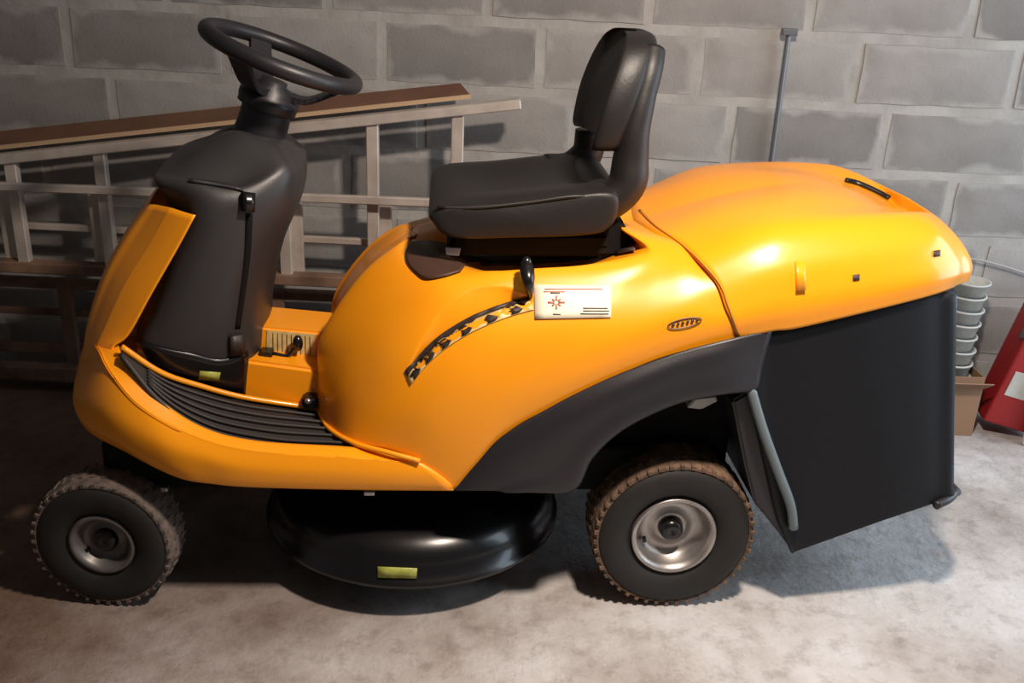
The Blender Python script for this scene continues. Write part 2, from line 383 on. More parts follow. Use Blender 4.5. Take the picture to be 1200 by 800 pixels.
# ---- hull with footrests (yellow)
def L(u, v, z): return Vector((u, v, z))
NH = [
 # underside edge, low, mid, crest, inner edge beside the mat
 [L(-1.38,0,.47), L(-1.35,-.15,.47), P(98,497,-.25), P(150,531,-.34), P(207,559,-.385), P(250,567,-.395), P(300,571,-.40), P(420,574,-.40), P(532,575,-.40)],
 [L(-1.455,0,.49), L(-1.435,-.12,.49), P(89,484,-.245), P(131,510,-.345), P(193,541,-.39), P(246,555,-.40), P(300,562,-.405), P(420,565,-.405), P(528,568,-.405)],
 [L(-1.465,0,.53), L(-1.45,-.10,.53), P(89,462,-.24), P(122,478,-.335), P(178,514,-.385), P(240,536,-.40), P(300,548,-.405), P(420,553,-.405), P(515,556,-.404)],
 [L(-1.43,0,.60), L(-1.415,-.10,.60), P(117,412,-.25), P(131,437,-.31), P(165,476,-.356), P(228,511,-.38), P(300,529,-.392), P(420,537,-.397), P(495,543,-.397)],
 [L(-1.38,0,.64), L(-1.36,-.10,.64), P(140,408,-.245), P(152,428,-.29), P(181,463,-.327), P(235,499,-.352), P(300,516,-.36), P(408,523,-.362), P(440,528,-.365)],
]
def cre(a_, b_, k): return [p_.lerp(q_, k) for p_, q_ in zip(a_, b_)]
NH = NH[:3] + [cre(NH[2], NH[3], .94), cre(NH[3], NH[4], .10), NH[4]]
hull = patch('lower_hull', NH, YEL, mower, 8, 5, 0.005, False)
g2 = bpy.data.objects['lower_hull']
# far side as a mirrored copy of the same mesh
def mirrored(o, name=None):
    me = o.data.copy(); me.transform(Matrix.Scale(-1, 4, Vector((0, 1, 0)))); me.flip_normals()
    c = bpy.data.objects.new(name or o.name.split('.')[0], me); COL.objects.link(c); c.parent = o.parent
    for md in o.modifiers:
        n_ = c.modifiers.new(md.name, md.type)
        if md.type == 'SOLIDIFY': n_.thickness = md.thickness; n_.offset = md.offset
    return c
mirrored(hull)

# ---- footrest mats: ribbed rubber strips, curving up at the front
INN = [P(142,409,-.285), P(188,439,-.255), P(235,455,-.225), P(285,468,-.20), P(350,478,-.17), P(372,481,-.17)]
OUT = [P(144,413,-.30), P(190,468,-.335), P(250,505,-.345), P(330,521,-.355), P(400,524,-.355), P(418,526,-.355)]
def mat_net(lo, hi, dz=0.0): return [[OUT[i].lerp(INN[i], t_) + Vector((0, 0, dz)) for i in range(6)] for t_ in (lo, (lo + hi) / 2, hi)]
def floorpan():
    net = [[OUT[i].lerp(INN[i], t_) + Vector((0, -.004 * 0, -.006)) for i in range(6)] for t_ in (-.05, .5, 1.0)]
    return patch('footrest_mat', net, RUBMAT, mower, 8, 3, 0.01, False, centre=(-1, -.3, 0))
fr = floorpan(); mirrored(fr)
for o_ in (fr,):
    for k in range(5):
        t_ = 0.12 + k * 0.18
        pts = catmull([OUT[i].lerp(INN[i], t_) for i in range(6)], 6)[4:-3]
        bm = bmesh.new(); tube(bm, pts, 0.004, 6, 1); rb = link('rib', bm, RUBMAT, fr, smooth=True)
bm = bmesh.new(); tube(bm, [P(373,480,-.175), P(386,502,-.275), P(415,519,-.355), P(455,530,-.39), P(492,540,-.402)], 0.006, 8, 6); flp = link('body_lip', bm, YEL, mower, smooth=True); mirrored(flp)
# thin yellow lip between mat and tunnel
bm = bmesh.new(); tube(bm, [p + Vector((0, .004, .004)) for p in INN], 0.007, 8, 6); lip = link('inner_lip', bm, YEL, mower, smooth=True); mirrored(lip)

# ---- tunnel between the footrests
def zy(px, py, z):
    d = ray(px, py); t = (z - CAMP.z) / d.z; return w2loc(CAMP + d * t)
bm = bmesh.new()
tv = -.155
A0 = P(284,470,tv); A1 = P(378,482,tv); B0 = P(281,421,tv); B1 = P(378,438,tv)
top_b0 = B0 + Vector((0, .10, .004)); top_b1 = B1 + Vector((0, .10, .004))
def prism(bm, front, depth_v, bev=0.0):
    a_ = [bm.verts.new(p) for p in front]; b_ = [bm.verts.new(p + Vector((0, depth_v, 0))) for p in front]
    n = len(front); bm.faces.new(a_[::-1]); bm.faces.new(b_)
    for i in range(n): bm.faces.new((a_[i], a_[(i + 1) % n], b_[(i + 1) % n], b_[i]))
    bmesh.ops.recalc_face_normals(bm, faces=bm.faces)
    if bev: bmesh.ops.bevel(bm, geom=list(bm.edges), offset=bev, segments=3, affect='EDGES')
prism(bm, [A0, A1 + Vector((.06,0,0)), B1 + Vector((.06,0,0)), B0], -2 * tv, 0.008)
link('centre_tunnel', bm, YEL, mower)
# far upright wall behind the tunnel with its cream label and rim
bm = bmesh.new(); w0 = P(290,424,-.075); w1 = P(390,432,-.075); w2 = P(390,391,-.075); w3 = P(292,382,-.075)
prism(bm, [w0, w1, w2, w3], 0.15, 0.006); farw = link('raised_tunnel_box', bm, YEL, mower)
bm = bmesh.new(); prism(bm, [P(312,413,-.0775), P(370,418,-.0775), P(370,392,-.0775), P(313,387,-.0775)], 0.003); lab = link('cream_label', bm, CREAM, mower); lab['label'] = 'cream instruction label with fine lines'
bm = bmesh.new()
for k in range(9):
    x = 320 + k * 5.4
    a_ = P(x, 390 + k * .5, -.0785); b_ = P(x + .3, 412 + k * .5, -.0785); bar(bm, a_, b_, .001, .0015, Vector((0, 1, 0)))
link('printed_lines', bm, INK, lab)
bm = bmesh.new(); tube(bm, [P(292,374,.20), P(320,379,.22), P(350,381,.23), P(392,383,.23)], 0.013, 8, 5); link('far_footrest_rim', bm, YEL, mower, smooth=True)
# pedals on the tunnel
bm = bmesh.new(); prism(bm, [P(301,420,-.12), P(319,422,-.12), P(318,414,-.12), P(303,413,-.12)], 0.04, 0.003); link('pedal', bm, GLOSSB, mower)
bm = bmesh.new(); tube(bm, [P(320,414,-.10), P(336,417,-.10), P(342,412,-.10), P(349,401,-.10)], 0.0055, 8, 4); link('pedal_lever', bm, GLOSSB, mower, smooth=True)
bm = bmesh.new(); bmesh.ops.create_uvsphere(bm, u_segments=12, v_segments=8, radius=.013, matrix=Matrix.Translation(P(349,402,-.10)) @ Matrix.Diagonal((1, 1, 1.6, 1))); link('lever_grip', bm, GLOSSB, mower, smooth=True)
bm = bmesh.new(); prism(bm, [P(353,479,-.19), P(370,481,-.19), P(373,468,-.19), P(354,466,-.19)], 0.05, 0.005); kn = link('latch_knob', bm, GLOSSB, mower)
bm = bmesh.new(); bmesh.ops.create_uvsphere(bm, u_segments=12, v_segments=8, radius=.008, matrix=Matrix.Translation(P(361,470,-.195))); link('bolt_head', bm, STEEL, kn, smooth=True)

# ---- nose panel
NN = []
for e_, c_, f_ in (((228,252),(199,243),(174,237)), ((206,293),(174,288),(146,275)), ((178,342),(145,335),(121,320)), ((150,392),(122,385),(104,370)), ((133,404),(110,412),(97,410)), ((128,425),(103,440),(91,440))):
    k_ = -.235 - .003 * len(NN)
    E_, C_, F_ = P(*e_, k_), P(*c_, k_ + .03), P(*f_, -.135)
    NN.append([E_, E_.lerp(C_, .5) + Vector((0, -.002, 0)), E_.lerp(C_, .93), C_.lerp(F_, .07), C_.lerp(F_, .5) + Vector((-.004, 0, 0)), F_, Vector((F_.x - .02, 0, F_.z))])
NN = [[NN[j][i] for j in range(len(NN))] for i in range(7)]
nose = patch('nose_panel', NN, YEL, mower, 6, 6, 0.005, 'v')

# ---- dashboard tower
def cl(p, du=0.0, dz=0.0): return Vector((p.x + du, 0, p.z + dz))
ND = [
 [P(215,180,-.07), P(240,168,-.08), P(278,158,-.08), P(312,163,-.07)],
 [P(190,200,-.13), P(222,205,-.16), P(278,212,-.155), P(326,185,-.11)],
 [P(184,215,-.18), P(222,215,-.20), P(280,222,-.185), P(335,205,-.13)],
 [P(200,246,-.13), P(232,250,-.215), P(282,250,-.20), P(330,245,-.14)],
 [P(190,300,-.14), P(212,312,-.222), P(272,312,-.20), P(306,305,-.14)],
 [P(175,360,-.14), P(188,368,-.225), P(258,368,-.20), P(293,368,-.14)],
 [P(160,394,-.14), P(172,402,-.225), P(250,414,-.195), P(290,405,-.15)],
 [P(165,412,-.14), P(180,428,-.215), P(250,452,-.185), P(286,463,-.15)],
]
def dash_cols(net):
    out = []
    for r in net:
        a_, b_ = r[0], r[-1]
        out.append([Vector((a_.x - .01, 0, a_.z + .01)), Vector((a_.x - .01, a_.y * .6, a_.z + .005))] + r + [Vector((b_.x + .02, b_.y * .55, b_.z - .005)), Vector((b_.x + .025, 0, b_.z - .005))])
    return out
D2 = dash_cols(ND)
top = [Vector((p.x * .5 + D2[0][4].x * .5, p.y * .3, p.z + .012)) for p in D2[0]]
NDD = [[(D2[0][i] * .4 + Vector((-1.075, 0, D2[0][4].z)) * .6) for i in range(len(D2[0]))]] + D2
g_ = [[NDD[j][i] for j in range(len(NDD))] for i in range(len(NDD[0]))]   # columns run down, rows wrap around
def closed_wrap(name, rows, m, parent, nu, nv):
    g = refine(rows, nu, nv)
    full = g + [[Vector((p.x, -p.y, p.z)) for p in r] for r in g[-2:0:-1]]
    bm = bmesh.new(); V = [[bm.verts.new(p) for p in r] for r in full]; n = len(V)
    for j in range(n):
        for i in range(len(V[0]) - 1): bm.faces.new((V[j][i], V[j][i + 1], V[(j + 1) % n][i + 1], V[(j + 1) % n][i]))
    bm.faces.new([V[j][0] for j in range(n)]); bm.faces.new([V[j][-1] for j in range(n)][::-1])
    bmesh.ops.remove_doubles(bm, verts=bm.verts, dist=.0003)
    bmesh.ops.recalc_face_normals(bm, faces=bm.faces)
    return link(name, bm, m, parent, smooth=True)
dash = closed_wrap('dashboard_tower', g_, GRY, mower, 6, 6)
dtree = bvh_of([dash])
decal('lower_skirt', dtree, [[(153,395),(190,406),(225,413),(258,420),(289,410)], [(158,408),(195,424),(228,434),(258,440),(289,436)], [(166,420),(200,437),(230,446),(258,454),(288,462)]], GLOSSB, mower, .003, .004, 5, 3)
sk = bpy.data.objects['lower_skirt']
d_ = decal('yellow_mark', dtree, [[(234,432),(258,434)], [(232,442),(256,444)]], LIME, mower, .009, .001, 2); d_['label'] = 'small yellow-green label'
decal('key_knob', dtree, [[(283,225),(296,226)], [(283,247),(295,248)]], GLOSSB, mower, .004, .02, 3)
decal('dash_ledge', dtree, [[(222,212),(250,216),(285,222)], [(222,214.5),(250,218.5),(285,225)]], GRY, mower, .002, .006, 4)
decal('side_groove', dtree, [[(288,250),(286,300),(280,350),(275,385)], [(296,250),(293,300),(286,350),(281,385)]], DARK, mower, .001, .001, 5, 1)
decal('footwell_pad', dtree, [[(268,392),(283,390)], [(268,415),(284,413)]], INK, mower, .004, .01, 3)

# ---- steering column and wheel
axis = Vector((math.sin(math.radians(20)), 0, math.cos(math.radians(20))))
swc = P(331,66,0)
side_ax = Vector((0, 1, 0)); fore = axis.cross(side_ax).normalized()
def sw(ang, r_, h=0.0): return swc + (fore * math.cos(ang) + side_ax * math.sin(ang)) * r_ + axis * h
base_c = P(300,178,0)
hubp = swc - axis * .085
bm = bmesh.new(); tube(bm, [base_c - Vector((0, 0, .05)), base_c + Vector((0, 0, .01)), base_c.lerp(hubp, .5), hubp - axis * .01], lambda t: .064 - .008 * t, 20, 5)
link('steering_column', bm, BLK, mower, smooth=True)
bm = bmesh.new(); tube(bm, [hubp - axis * .05, hubp - axis * .03, hubp, hubp + axis * .028], lambda t: [.05, .068, .070, .055, .03][min(4, int(t * 4.99))], 24, 3)
swheel = bpy.data.objects.new('steering_wheel', None)
bmr = bmesh.new(); tube(bmr, [sw(k * math.pi / 16, .172) for k in range(32)], .0185, 14, 2, True)
rimo = link('steering_wheel', bmr, BLK, mower, smooth=True)
link('hub', bm, BLK, rimo, smooth=True)
for ang in (math.radians(a_) for a_ in (180, 62, -62)):
    bm = bmesh.new()
    pts = [sw(ang, .03, -.08), sw(ang, .08, -.075), sw(ang, .13, -.035), sw(ang, .165, -.004)]
    for a_, b_ in zip(catmull(pts, 4), catmull(pts, 4)[1:]):
        bar(bm, a_ - (b_ - a_) * .1, b_ + (b_ - a_) * .1, .052, .013, axis)
    link('spoke', bm, BLK, rimo)
bpy.data.objects.remove(swheel)

# ---- seat
def ring_solid(name, rings, m, parent, n=6, nl=3, closed_ends=True):
    R_ = [catmull([Vector(p) for p in r], n, True) for r in rings]
    cols = [catmull([r[i] for r in R_], nl) for i in range(len(R_[0]))]
    full = [[cols[i][j] for i in range(len(cols))] for j in range(len(cols[0]))]
    bm = bmesh.new(); V = [[bm.verts.new(p) for p in r] for r in full]; k = len(V[0])
    for j in range(len(V) - 1):
        for i in range(k): bm.faces.new((V[j][i], V[j][(i + 1) % k], V[j + 1][(i + 1) % k], V[j + 1][i]))
    if closed_ends: bm.faces.new(V[0][::-1]); bm.faces.new(V[-1])
    bmesh.ops.recalc_face_normals(bm, faces=bm.faces)
    return link(name, bm, m, parent, smooth=True)
# cushion: cross-sections (u, z) swept from the near side to the far side
def sec(v, off=0.0, dz=0.0, k=1.0, top=0.0):
    pts = [(-.605,.925),(-.608,.945),(-.57,.966),(-.45,.978+top),(-.32,.996+top),(-.215,1.008+top),(-.185,.985),(-.20,.925),(-.26,.905),(-.42,.895),(-.56,.892)]
    cu, cz = -.40, .945
    return [Vector((cu + (u_ - cu) * k, v, cz + (z_ - cz) * (k if k < 1 else 1) + dz)) for u_, z_ in pts]
cush = ring_solid('seat_cushion', [sec(-.232, k=.82), sec(-.228, k=.93), sec(-.215, k=.985), sec(-.17, k=1.0, top=.004), sec(-.08, top=-.010), sec(0, top=-.014), sec(.08, top=-.010), sec(.17, top=.004), sec(.215, k=.985), sec(.228, k=.93), sec(.232, k=.82)], SEATM, mower)
bm = bmesh.new(); tube(bm, [P(512,243,-.225), P(560,243,-.232), P(620,237,-.232), P(672,230,-.232), P(700,232,-.22)], .004, 6, 4); link('piping', bm, SEATM, cush, smooth=True)
# backrest: vertical shell, rows from bottom to top, two struts below
def back_sec(z, hw, uf, th):
    hw *= .95; th *= .9
    """closed ring at height z: front face concave, half width hw"""
    f = [(-hw, uf - .035), (-hw * .75, uf - .012), (0, uf + .004), (hw * .75, uf - .012), (hw, uf - .035)]
    r_ = [(hw * 1.0, uf + th * .45), (hw * .7, uf + th), (0, uf + th * 1.15), (-hw * .7, uf + th), (-hw * 1.0, uf + th * .45)]
    return [Vector((u_, v_, z)) for v_, u_ in f + r_]
backr = ring_solid('backrest', [back_sec(1.085,.17,-.215,.045), back_sec(1.095,.192,-.217,.060), back_sec(1.13,.205,-.212,.068), back_sec(1.19,.21,-.200,.070), back_sec(1.255,.198,-.180,.064), back_sec(1.305,.165,-.160,.052), back_sec(1.327,.11,-.147,.038), back_sec(1.334,.05,-.142,.02)], SEATM, mower)
for sgn in (-1, 1):
    pts = [Vector((-.275, sgn * .15, .955)), Vector((-.215, sgn * .16, .965)), Vector((-.172, sgn * .165, 1.01)), Vector((-.170, sgn * .165, 1.07)), Vector((-.175, sgn * .165, 1.15))]
    pts = [p_ + (Vector((.012 * i_ / 4, 0, 0)) if sgn < 0 else Vector((-.035, .03, 0))) for i_, p_ in enumerate(pts)]
    if sgn < 0: pts = pts[:-1] + [Vector((-.160, -.172, 1.13)), Vector((-.148, -.170, 1.20)), Vector((-.134, -.155, 1.26)), Vector((-.125, -.125, 1.30))]
    bm = bmesh.new(); tube(bm, pts if sgn < 0 else pts[:-1], (lambda t: .044 - .016 * min(1, max(0, (t - .35) * 2.5))) if sgn < 0 else (lambda t: .052 - .015 * t), 18, 6)
    link('strut', bm, SEATM, backr, smooth=True)
bm = bmesh.new(); box(bm, (-.215, 0, .965), (.085, .36, .095), .035, Matrix.Rotation(math.radians(-12), 3, 'Y'), 4); link('back_base', bm, SEATM, backr, smooth=True)
# seat pan, slides and brackets under the cushion
bm = bmesh.new(); prism(bm, [Vector((-.56,-.17,.89)), Vector((-.20,-.17,.905)), Vector((-.20,-.17,.875)), Vector((-.54,-.17,.865))], .34, .006); link('seat_pan', bm, DARK, mower)
bm = bmesh.new(); prism(bm, [P(522,300,-.17), P(752,302,-.17), P(728,255,-.17), P(535,262,-.17)], .34, .01); link('seat_base', bm, DARK, mower)
for v_ in (-.16, .15):
    bm = bmesh.new(); bar(bm, (-.53, v_, .868), (-.2, v_, .878), .03, .018); link('seat_slide', bm, DARK, mower)
bm = bmesh.new(); prism(bm, [P(522,290,-.2), P(540,291,-.2), P(538,300,-.2), P(523,299,-.2)], .01, .001); link('slide_bolt', bm, STEEL, mower)
# seat opening: its shade put in as dark sheets on the body
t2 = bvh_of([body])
decal('seat_recess_shade', t2, [[(480,286),(500,284),(530,290),(548,300)], [(476,296),(498,300),(525,306),(546,310)], [(478,308),(496,316),(520,316),(543,316)], [(486,318),(500,328),(520,326),(540,320)]], BROWN, mower, .004, .003, 5, 3)
decal('seat_well_shade', t2, [[(545,300),(620,296),(690,290),(742,284)], [(548,314),(622,312),(690,306),(746,296)]], INK, mower, .006, .003, 5, 3)

# ---- decals on the rear body
def shifted(pts, d): return [(x + d * .45, y + d) for x, y in pts]
sl = [(478,441),(497,418),(520,398),(553,378),(590,363),(622,354)]
decal('lever_slot', tree, [shifted(sl, -7), sl], INK, mower, .003, .001, 6)
strip = decal('lever_scale', tree, [sl, shifted(sl, 9), ], CREAM, mower, .003, .0015, 6); strip['label'] = 'speed scale strip with dark arrows'
for k in range(6):
    t_ = (k + .5) / 6.2; q_ = catmull([Vector((x, y, 0)) for x, y in sl], 12); i_ = int(t_ * (len(q_) - 1)); c_ = q_[i_]; d_ = (q_[min(i_ + 2, len(q_) - 1)] - q_[i_ - 1]).normalized(); n_ = Vector((-d_.y, d_.x, 0))
    c_ = c_ + n_ * 5.2
    A_ = c_ - d_ * 8; B_ = c_ + d_ * 2; C_ = c_ + d_ * 8
    w_ = 3.4
    decal('arrow', tree, [[(A_.x - n_.x * w_, A_.y - n_.y * w_), (B_.x - n_.x * w_ * 1.0, B_.y - n_.y * w_), (C_.x, C_.y)], [(A_.x + d_.x * 4, A_.y + d_.y * 4), (B_.x, B_.y), (C_.x + .2, C_.y)], [(A_.x + n_.x * w_, A_.y + n_.y * w_), (B_.x + n_.x * w_, B_.y + n_.y * w_), (C_.x, C_.y + .2)]], INK, strip, .005, .0008, 2)
lev0 = hit(tree, 622, 352, .0); lev1 = P(612,306,-.31)
bm = bmesh.new(); tube(bm, [lev0 + Vector((0, .02, -.01)), hit(tree, 621, 345, .008), P(619,330,-.36), P(617,312,-.33)], lambda t: .006 + .010 * min(1, max(0, (t - .3) * 2.2)) , 10, 5); lv = link('speed_lever', bm, GLOSSB, mower, smooth=True)
bm = bmesh.new(); bmesh.ops.create_uvsphere(bm, u_segments=14, v_segments=10, radius=.012, matrix=Matrix.Translation(P(617,308,-.33)) @ Matrix.Diagonal((1, 1, 1.2, 1))); link('lever_knob', bm, GLOSSB, lv, smooth=True)
stk = decal('warning_sticker', tree, [[(626,334),(716,335)], [(627,374),(716,372)]], PAPER, mower, .003, .001, 8, 6); stk['label'] = 'glossy white sticker with a pink emblem and small print'
for (x0, y0, x1, y1, m_) in [(638,339,706,339.8,INKR),(637,341.8,662,342.4,INKR),(683,361,712,361.8,INK),(683,364,714,364.8,INK),(680,367.4,713,368.2,INK),(645,343.5,656,344.6,INK),(648,368,657,369.4,INK)]:
    decal('print_line', tree, [[(x0, y0), (x1, y0 + (y1 - y0) * .2)], [(x0, y0 + 1.1), (x1, y0 + 1.3)]], m_, stk, .0045, .0005, 5)
for k in range(8):
    a_ = k * math.pi / 4; cx_, cy_ = 652, 355; r0, r1, w_ = 2.5, 10 if k % 2 == 0 else 7, 1.1
    dx, dy = math.cos(a_), math.sin(a_) * .8
    decal('emblem_ray', tree, [[(cx_ + dx * r0 - dy * w_, cy_ + dy * r0 + dx * w_), (cx_ + dx * r1 - dy * w_, cy_ + dy * r1 + dx * w_)], [(cx_ + dx * r0 + dy * w_, cy_ + dy * r0 - dx * w_), (cx_ + dx * r1 + dy * w_, cy_ + dy * r1 - dx * w_)]], INKR, stk, .0045, .0005, 2)
# oval badge outline with letter strokes
bo = bmesh.new(); ov = []
for k in range(24):
    a_ = 2 * math.pi * k / 24; x, y = 20 * math.cos(a_), 5 * math.sin(a_); h_ = hit(tree, 802 + x * .98 + y * .2, 378 - x * .2 + y, .003)
    ov.append(h_)
tube(bo, ov, .0012, 5, 1, True); badge = link('oval_badge', bo, INK, mower); badge['label'] = 'small oval maker badge with dark lettering'
for k in range(6):
    x = 787 + k * 5.6; y = 381 - k * 1.15
    decal('letter', tree, [[(x, y - 2.2), (x + 3.6, y - 2.9)], [(x + .8 * (k % 2), y + 1.0), (x + 3.2, y + .4)], ], INK, badge, .0035, .0006, 2)
# seam, clips and screw dimples on the cover
decal('cover_seam', tree, [[(748,247),(768,266),(797,286),(822,309),(843,334),(853,360),(866,395)], [(751,246),(770,265),(799,285.5),(824,308.5),(845,333.5),(855,359.5),(868,395)]], mat('seam_shadow_gap', (0.55, 0.2, 0.01), .6), mower, .002, .001, 5)
for (x, y) in ((1003,325),(1097,297)):
    decal('screw', tree, [[(x - 4, y - 3), (x + 4, y - 4)], [(x - 4, y + 4), (x + 4, y + 3)]], BROWN, mower, .002, .001, 3)
decal('cover_clip', tree, [[(931,307),(942,307)], [(932,341),(943,340)]], YEL, mower, .003, .006, 4)
bm = bmesh.new(); tube(bm, [hit(tree, x, y, .004) for x, y in ((990,213),(1003,216),(1018,222),(1032,229),(1042,234))], .008, 8, 5); link('cover_handle', bm, GLOSSB, mower, smooth=True)

# ---- fenders
NF = [
 [P(531,575,-.408), P(560,541,-.408), P(590,510,-.408), P(650,474,-.408), P(700,449,-.408), P(745,430,-.408), P(800,411,-.41), P(855,397,-.412), P(905,387,-.400)],
 [P(545,575,-.418), P(577,553,-.42), P(618,526,-.424), P(665,492,-.426), P(708,466,-.426), P(748,447,-.426), P(800,428,-.424), P(853,415,-.424), P(900,405,-.402)],
 [P(580,575,-.424), P(600,566,-.426), P(648,548,-.428), P(680,512,-.43), P(715,486,-.43), P(752,467,-.43), P(800,449,-.426), P(852,438,-.424), P(893,432,-.402)],
 [P(600,575,-.42), P(618,576,-.42), P(672,575,-.42), P(694,538,-.422), P(722,510,-.422), P(757,489,-.42), P(802,471,-.418), P(850,462,-.416), P(885,459,-.400)],
 [P(600,575,-.36), P(618,576,-.36), P(672,575,-.36), P(694,538,-.36), P(722,510,-.36), P(757,489,-.36), P(802,471,-.36), P(850,462,-.36), P(885,459,-.36)],
]
# inner return keeps the arch outline but moves straight inwards
NF[4] = [Vector((p.x, -.28, p.z)) for p in NF[3]]
fen = patch('rear_fender', NF, BLK, mower, 8, 5, 0.006, False, centre=(-.1, 0, .5)); mirrored(fen)

# ---- grass bag
NG = [
 [P(885,395,-.385), P(905,389,-.388), P(960,378,-.388), P(1040,359,-.385), P(1098,345,-.365), P(1118,339,-.32), P(1118,339,-.32,.01)+Vector((0,.32,0))],
 [P(878,430,-.385), P(903,430,-.385), P(960,425,-.388), P(1040,415,-.385), P(1098,405,-.365), P(1118,400,-.32), P(1118,400,-.32,.01)+Vector((0,.32,0))],
 [P(885,490,-.385), P(908,495,-.388), P(960,490,-.39), P(1040,480,-.386), P(1098,470,-.365), P(1116,465,-.32), P(1116,465,-.32,.01)+Vector((0,.32,0))],
 [P(900,560,-.385), P(922,565,-.388), P(970,560,-.388), P(1042,545,-.385), P(1098,532,-.365), P(1115,528,-.32), P(1115,528,-.32,.01)+Vector((0,.32,0))],
 [P(912,610,-.385), P(930,612,-.386), P(975,600,-.386), P(1045,582,-.383), P(1098,566,-.363), P(1114,560,-.32), P(1114,560,-.32,.01)+Vector((0,.32,0))],
 [P(927,647,-.385), P(935,645,-.385), P(980,629,-.385), P(1045,606,-.382), P(1098,588,-.363), P(1118,576,-.32), P(1118,576,-.32,.01)+Vector((0,.32,0))],
]
def frontwrap(r):
    a_ = r[0]; return [Vector((a_.x + .01, 0, a_.z)), Vector((a_.x + .005, a_.y * .8, a_.z))] + r
NGG = [frontwrap(r) for r in NG]
gcols = [[NGG[j][i] for j in range(len(NGG))] for i in range(len(NGG[0]))]
NGG.insert(0, [Vector((q_.x - (.03 if i_ > 5 else 0), q_.y * (.95 if i_ > 5 else 1), q_.z + .04)) for i_, q_ in enumerate(NGG[0])])
bag = closed_wrap('grass_bag', gcols, BAGM, mower, 6, 6)
# pale front tube of the bag frame and the black plate ahead of it
bm = bmesh.new(); prism(bm, [P(858,470,-.375), P(885,455,-.375), P(905,560,-.375), P(928,645,-.375), P(905,615,-.375), P(884,590,-.375), P(872,540,-.375)], .74, .006); link('bag_front_plate', bm, BLK, mower)
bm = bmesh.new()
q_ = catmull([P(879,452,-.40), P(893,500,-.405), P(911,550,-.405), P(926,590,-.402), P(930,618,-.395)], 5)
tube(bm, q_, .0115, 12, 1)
mirrored(link('bag_frame_rail', bm, mat('highlit_grey_plastic', (0.13, 0.165, 0.18), .35), mower, smooth=True))  # the tube's highlight is put into its pale colour
bm = bmesh.new(); q_ = [P(1096,592,-.372), P(1112,584,-.355), P(1119,575,-.32), P(1116,571,-.24), P(1116,571,-.24,.0)+Vector((0,.24,0))]
tube(bm, q_, .011, 8, 5); mirrored(link('bag_bottom_lip', bm, BLK, mower, smooth=True))
bm = bmesh.new(); q_ = [P(1117,345,-.33), P(1115,450,-.335), P(1114,565,-.33)]; tube(bm, q_, .008, 8, 5); mirrored(link('bag_corner_highlight', bm, mat('blue_edge_highlight', (0.05, 0.08, 0.13), .4), mower, smooth=True))  # daylight glint on the bag's rear corner, put in as a blue tube
bm = bmesh.new(); prism(bm, [P(805,478,-.30), P(822,480,-.30), P(842,470,-.30), P(838,464,-.30), P(815,467,-.30)], .03, .003); link('arch_light_patch', bm, WHT, mower)  # added pale slab for the light seen through the wheel arch

# ---- chassis, axles
bm = bmesh.new()
box(bm, (-.72, 0, .34), (1.28, .56, .12), .01)
link('chassis', bm, DARK, mower)
bm = bmesh.new(); box(bm, (-.08, 0, .42), (.42, .50, .30), .02); link('engine_block', bm, DARK, mower)
bm = bmesh.new(); tube(bm, [(-1.33, -.26, .20), (-1.33, .26, .20)], .022, 12, 1); box(bm, (-1.33, 0, .27), (.08, .42, .10), .01); link('front_axle', bm, GLOSSB, mower)
bm = bmesh.new(); tube(bm, [(0, -.26, .2), (0, .26, .2)], .025, 12, 1); link('rear_axle', bm, GLOSSB, mower)
bm = bmesh.new(); box(bm, (-1.20, 0, .40), (.30, .40, .12), .02); link('front_frame', bm, DARK, mower)
bm = bmesh.new(); box(bm, P(193,572,-.30), (.018, .018, .012), .003); link('frame_bolt', bm, STEEL, mower)
bm = bmesh.new(); box(bm, P(433,576,-.36), (.025, .02, .012), .003); link('hull_bolt', bm, STEEL, mower)

# ---- cutting deck
prof_r = [(.02,.225),(.20,.222),(.30,.212),(.345,.190),(.362,.155),(.368,.112),(.378,.108),(.378,.098),(.36,.098),(.02,.10)]
bm = bmesh.new(); seg = 64; rings = []
for r_, z_ in prof_r:
    rings.append([bm.verts.new((-.645 + r_ * 1.02 * math.cos(2*math.pi*k/seg) * (1.0), -.045 + r_ * math.sin(2*math.pi*k/seg), z_)) for k in range(seg)])
for i in range(len(rings)):
    A, B = rings[i], rings[(i + 1) % len(rings)]
    for k in range(seg): bm.faces.new((A[k], A[(k + 1) % seg], B[(k + 1) % seg], B[k]))
bmesh.ops.recalc_face_normals(bm, faces=bm.faces)
deck = link('cutting_deck', bm, GLOSSB, mower, smooth=True)
dt = bvh_of([deck])
d_ = decal('deck_label', dt, [[(443,663),(489,665)], [(443,676),(488,677)]], LIME, mower, .002, .001, 5, 2); d_['label'] = 'yellow-green safety label'
bm = bmesh.new(); box(bm, (-.64, 0, .26), (.30, .34, .10), .02); link('deck_housing', bm, DARK, mower)

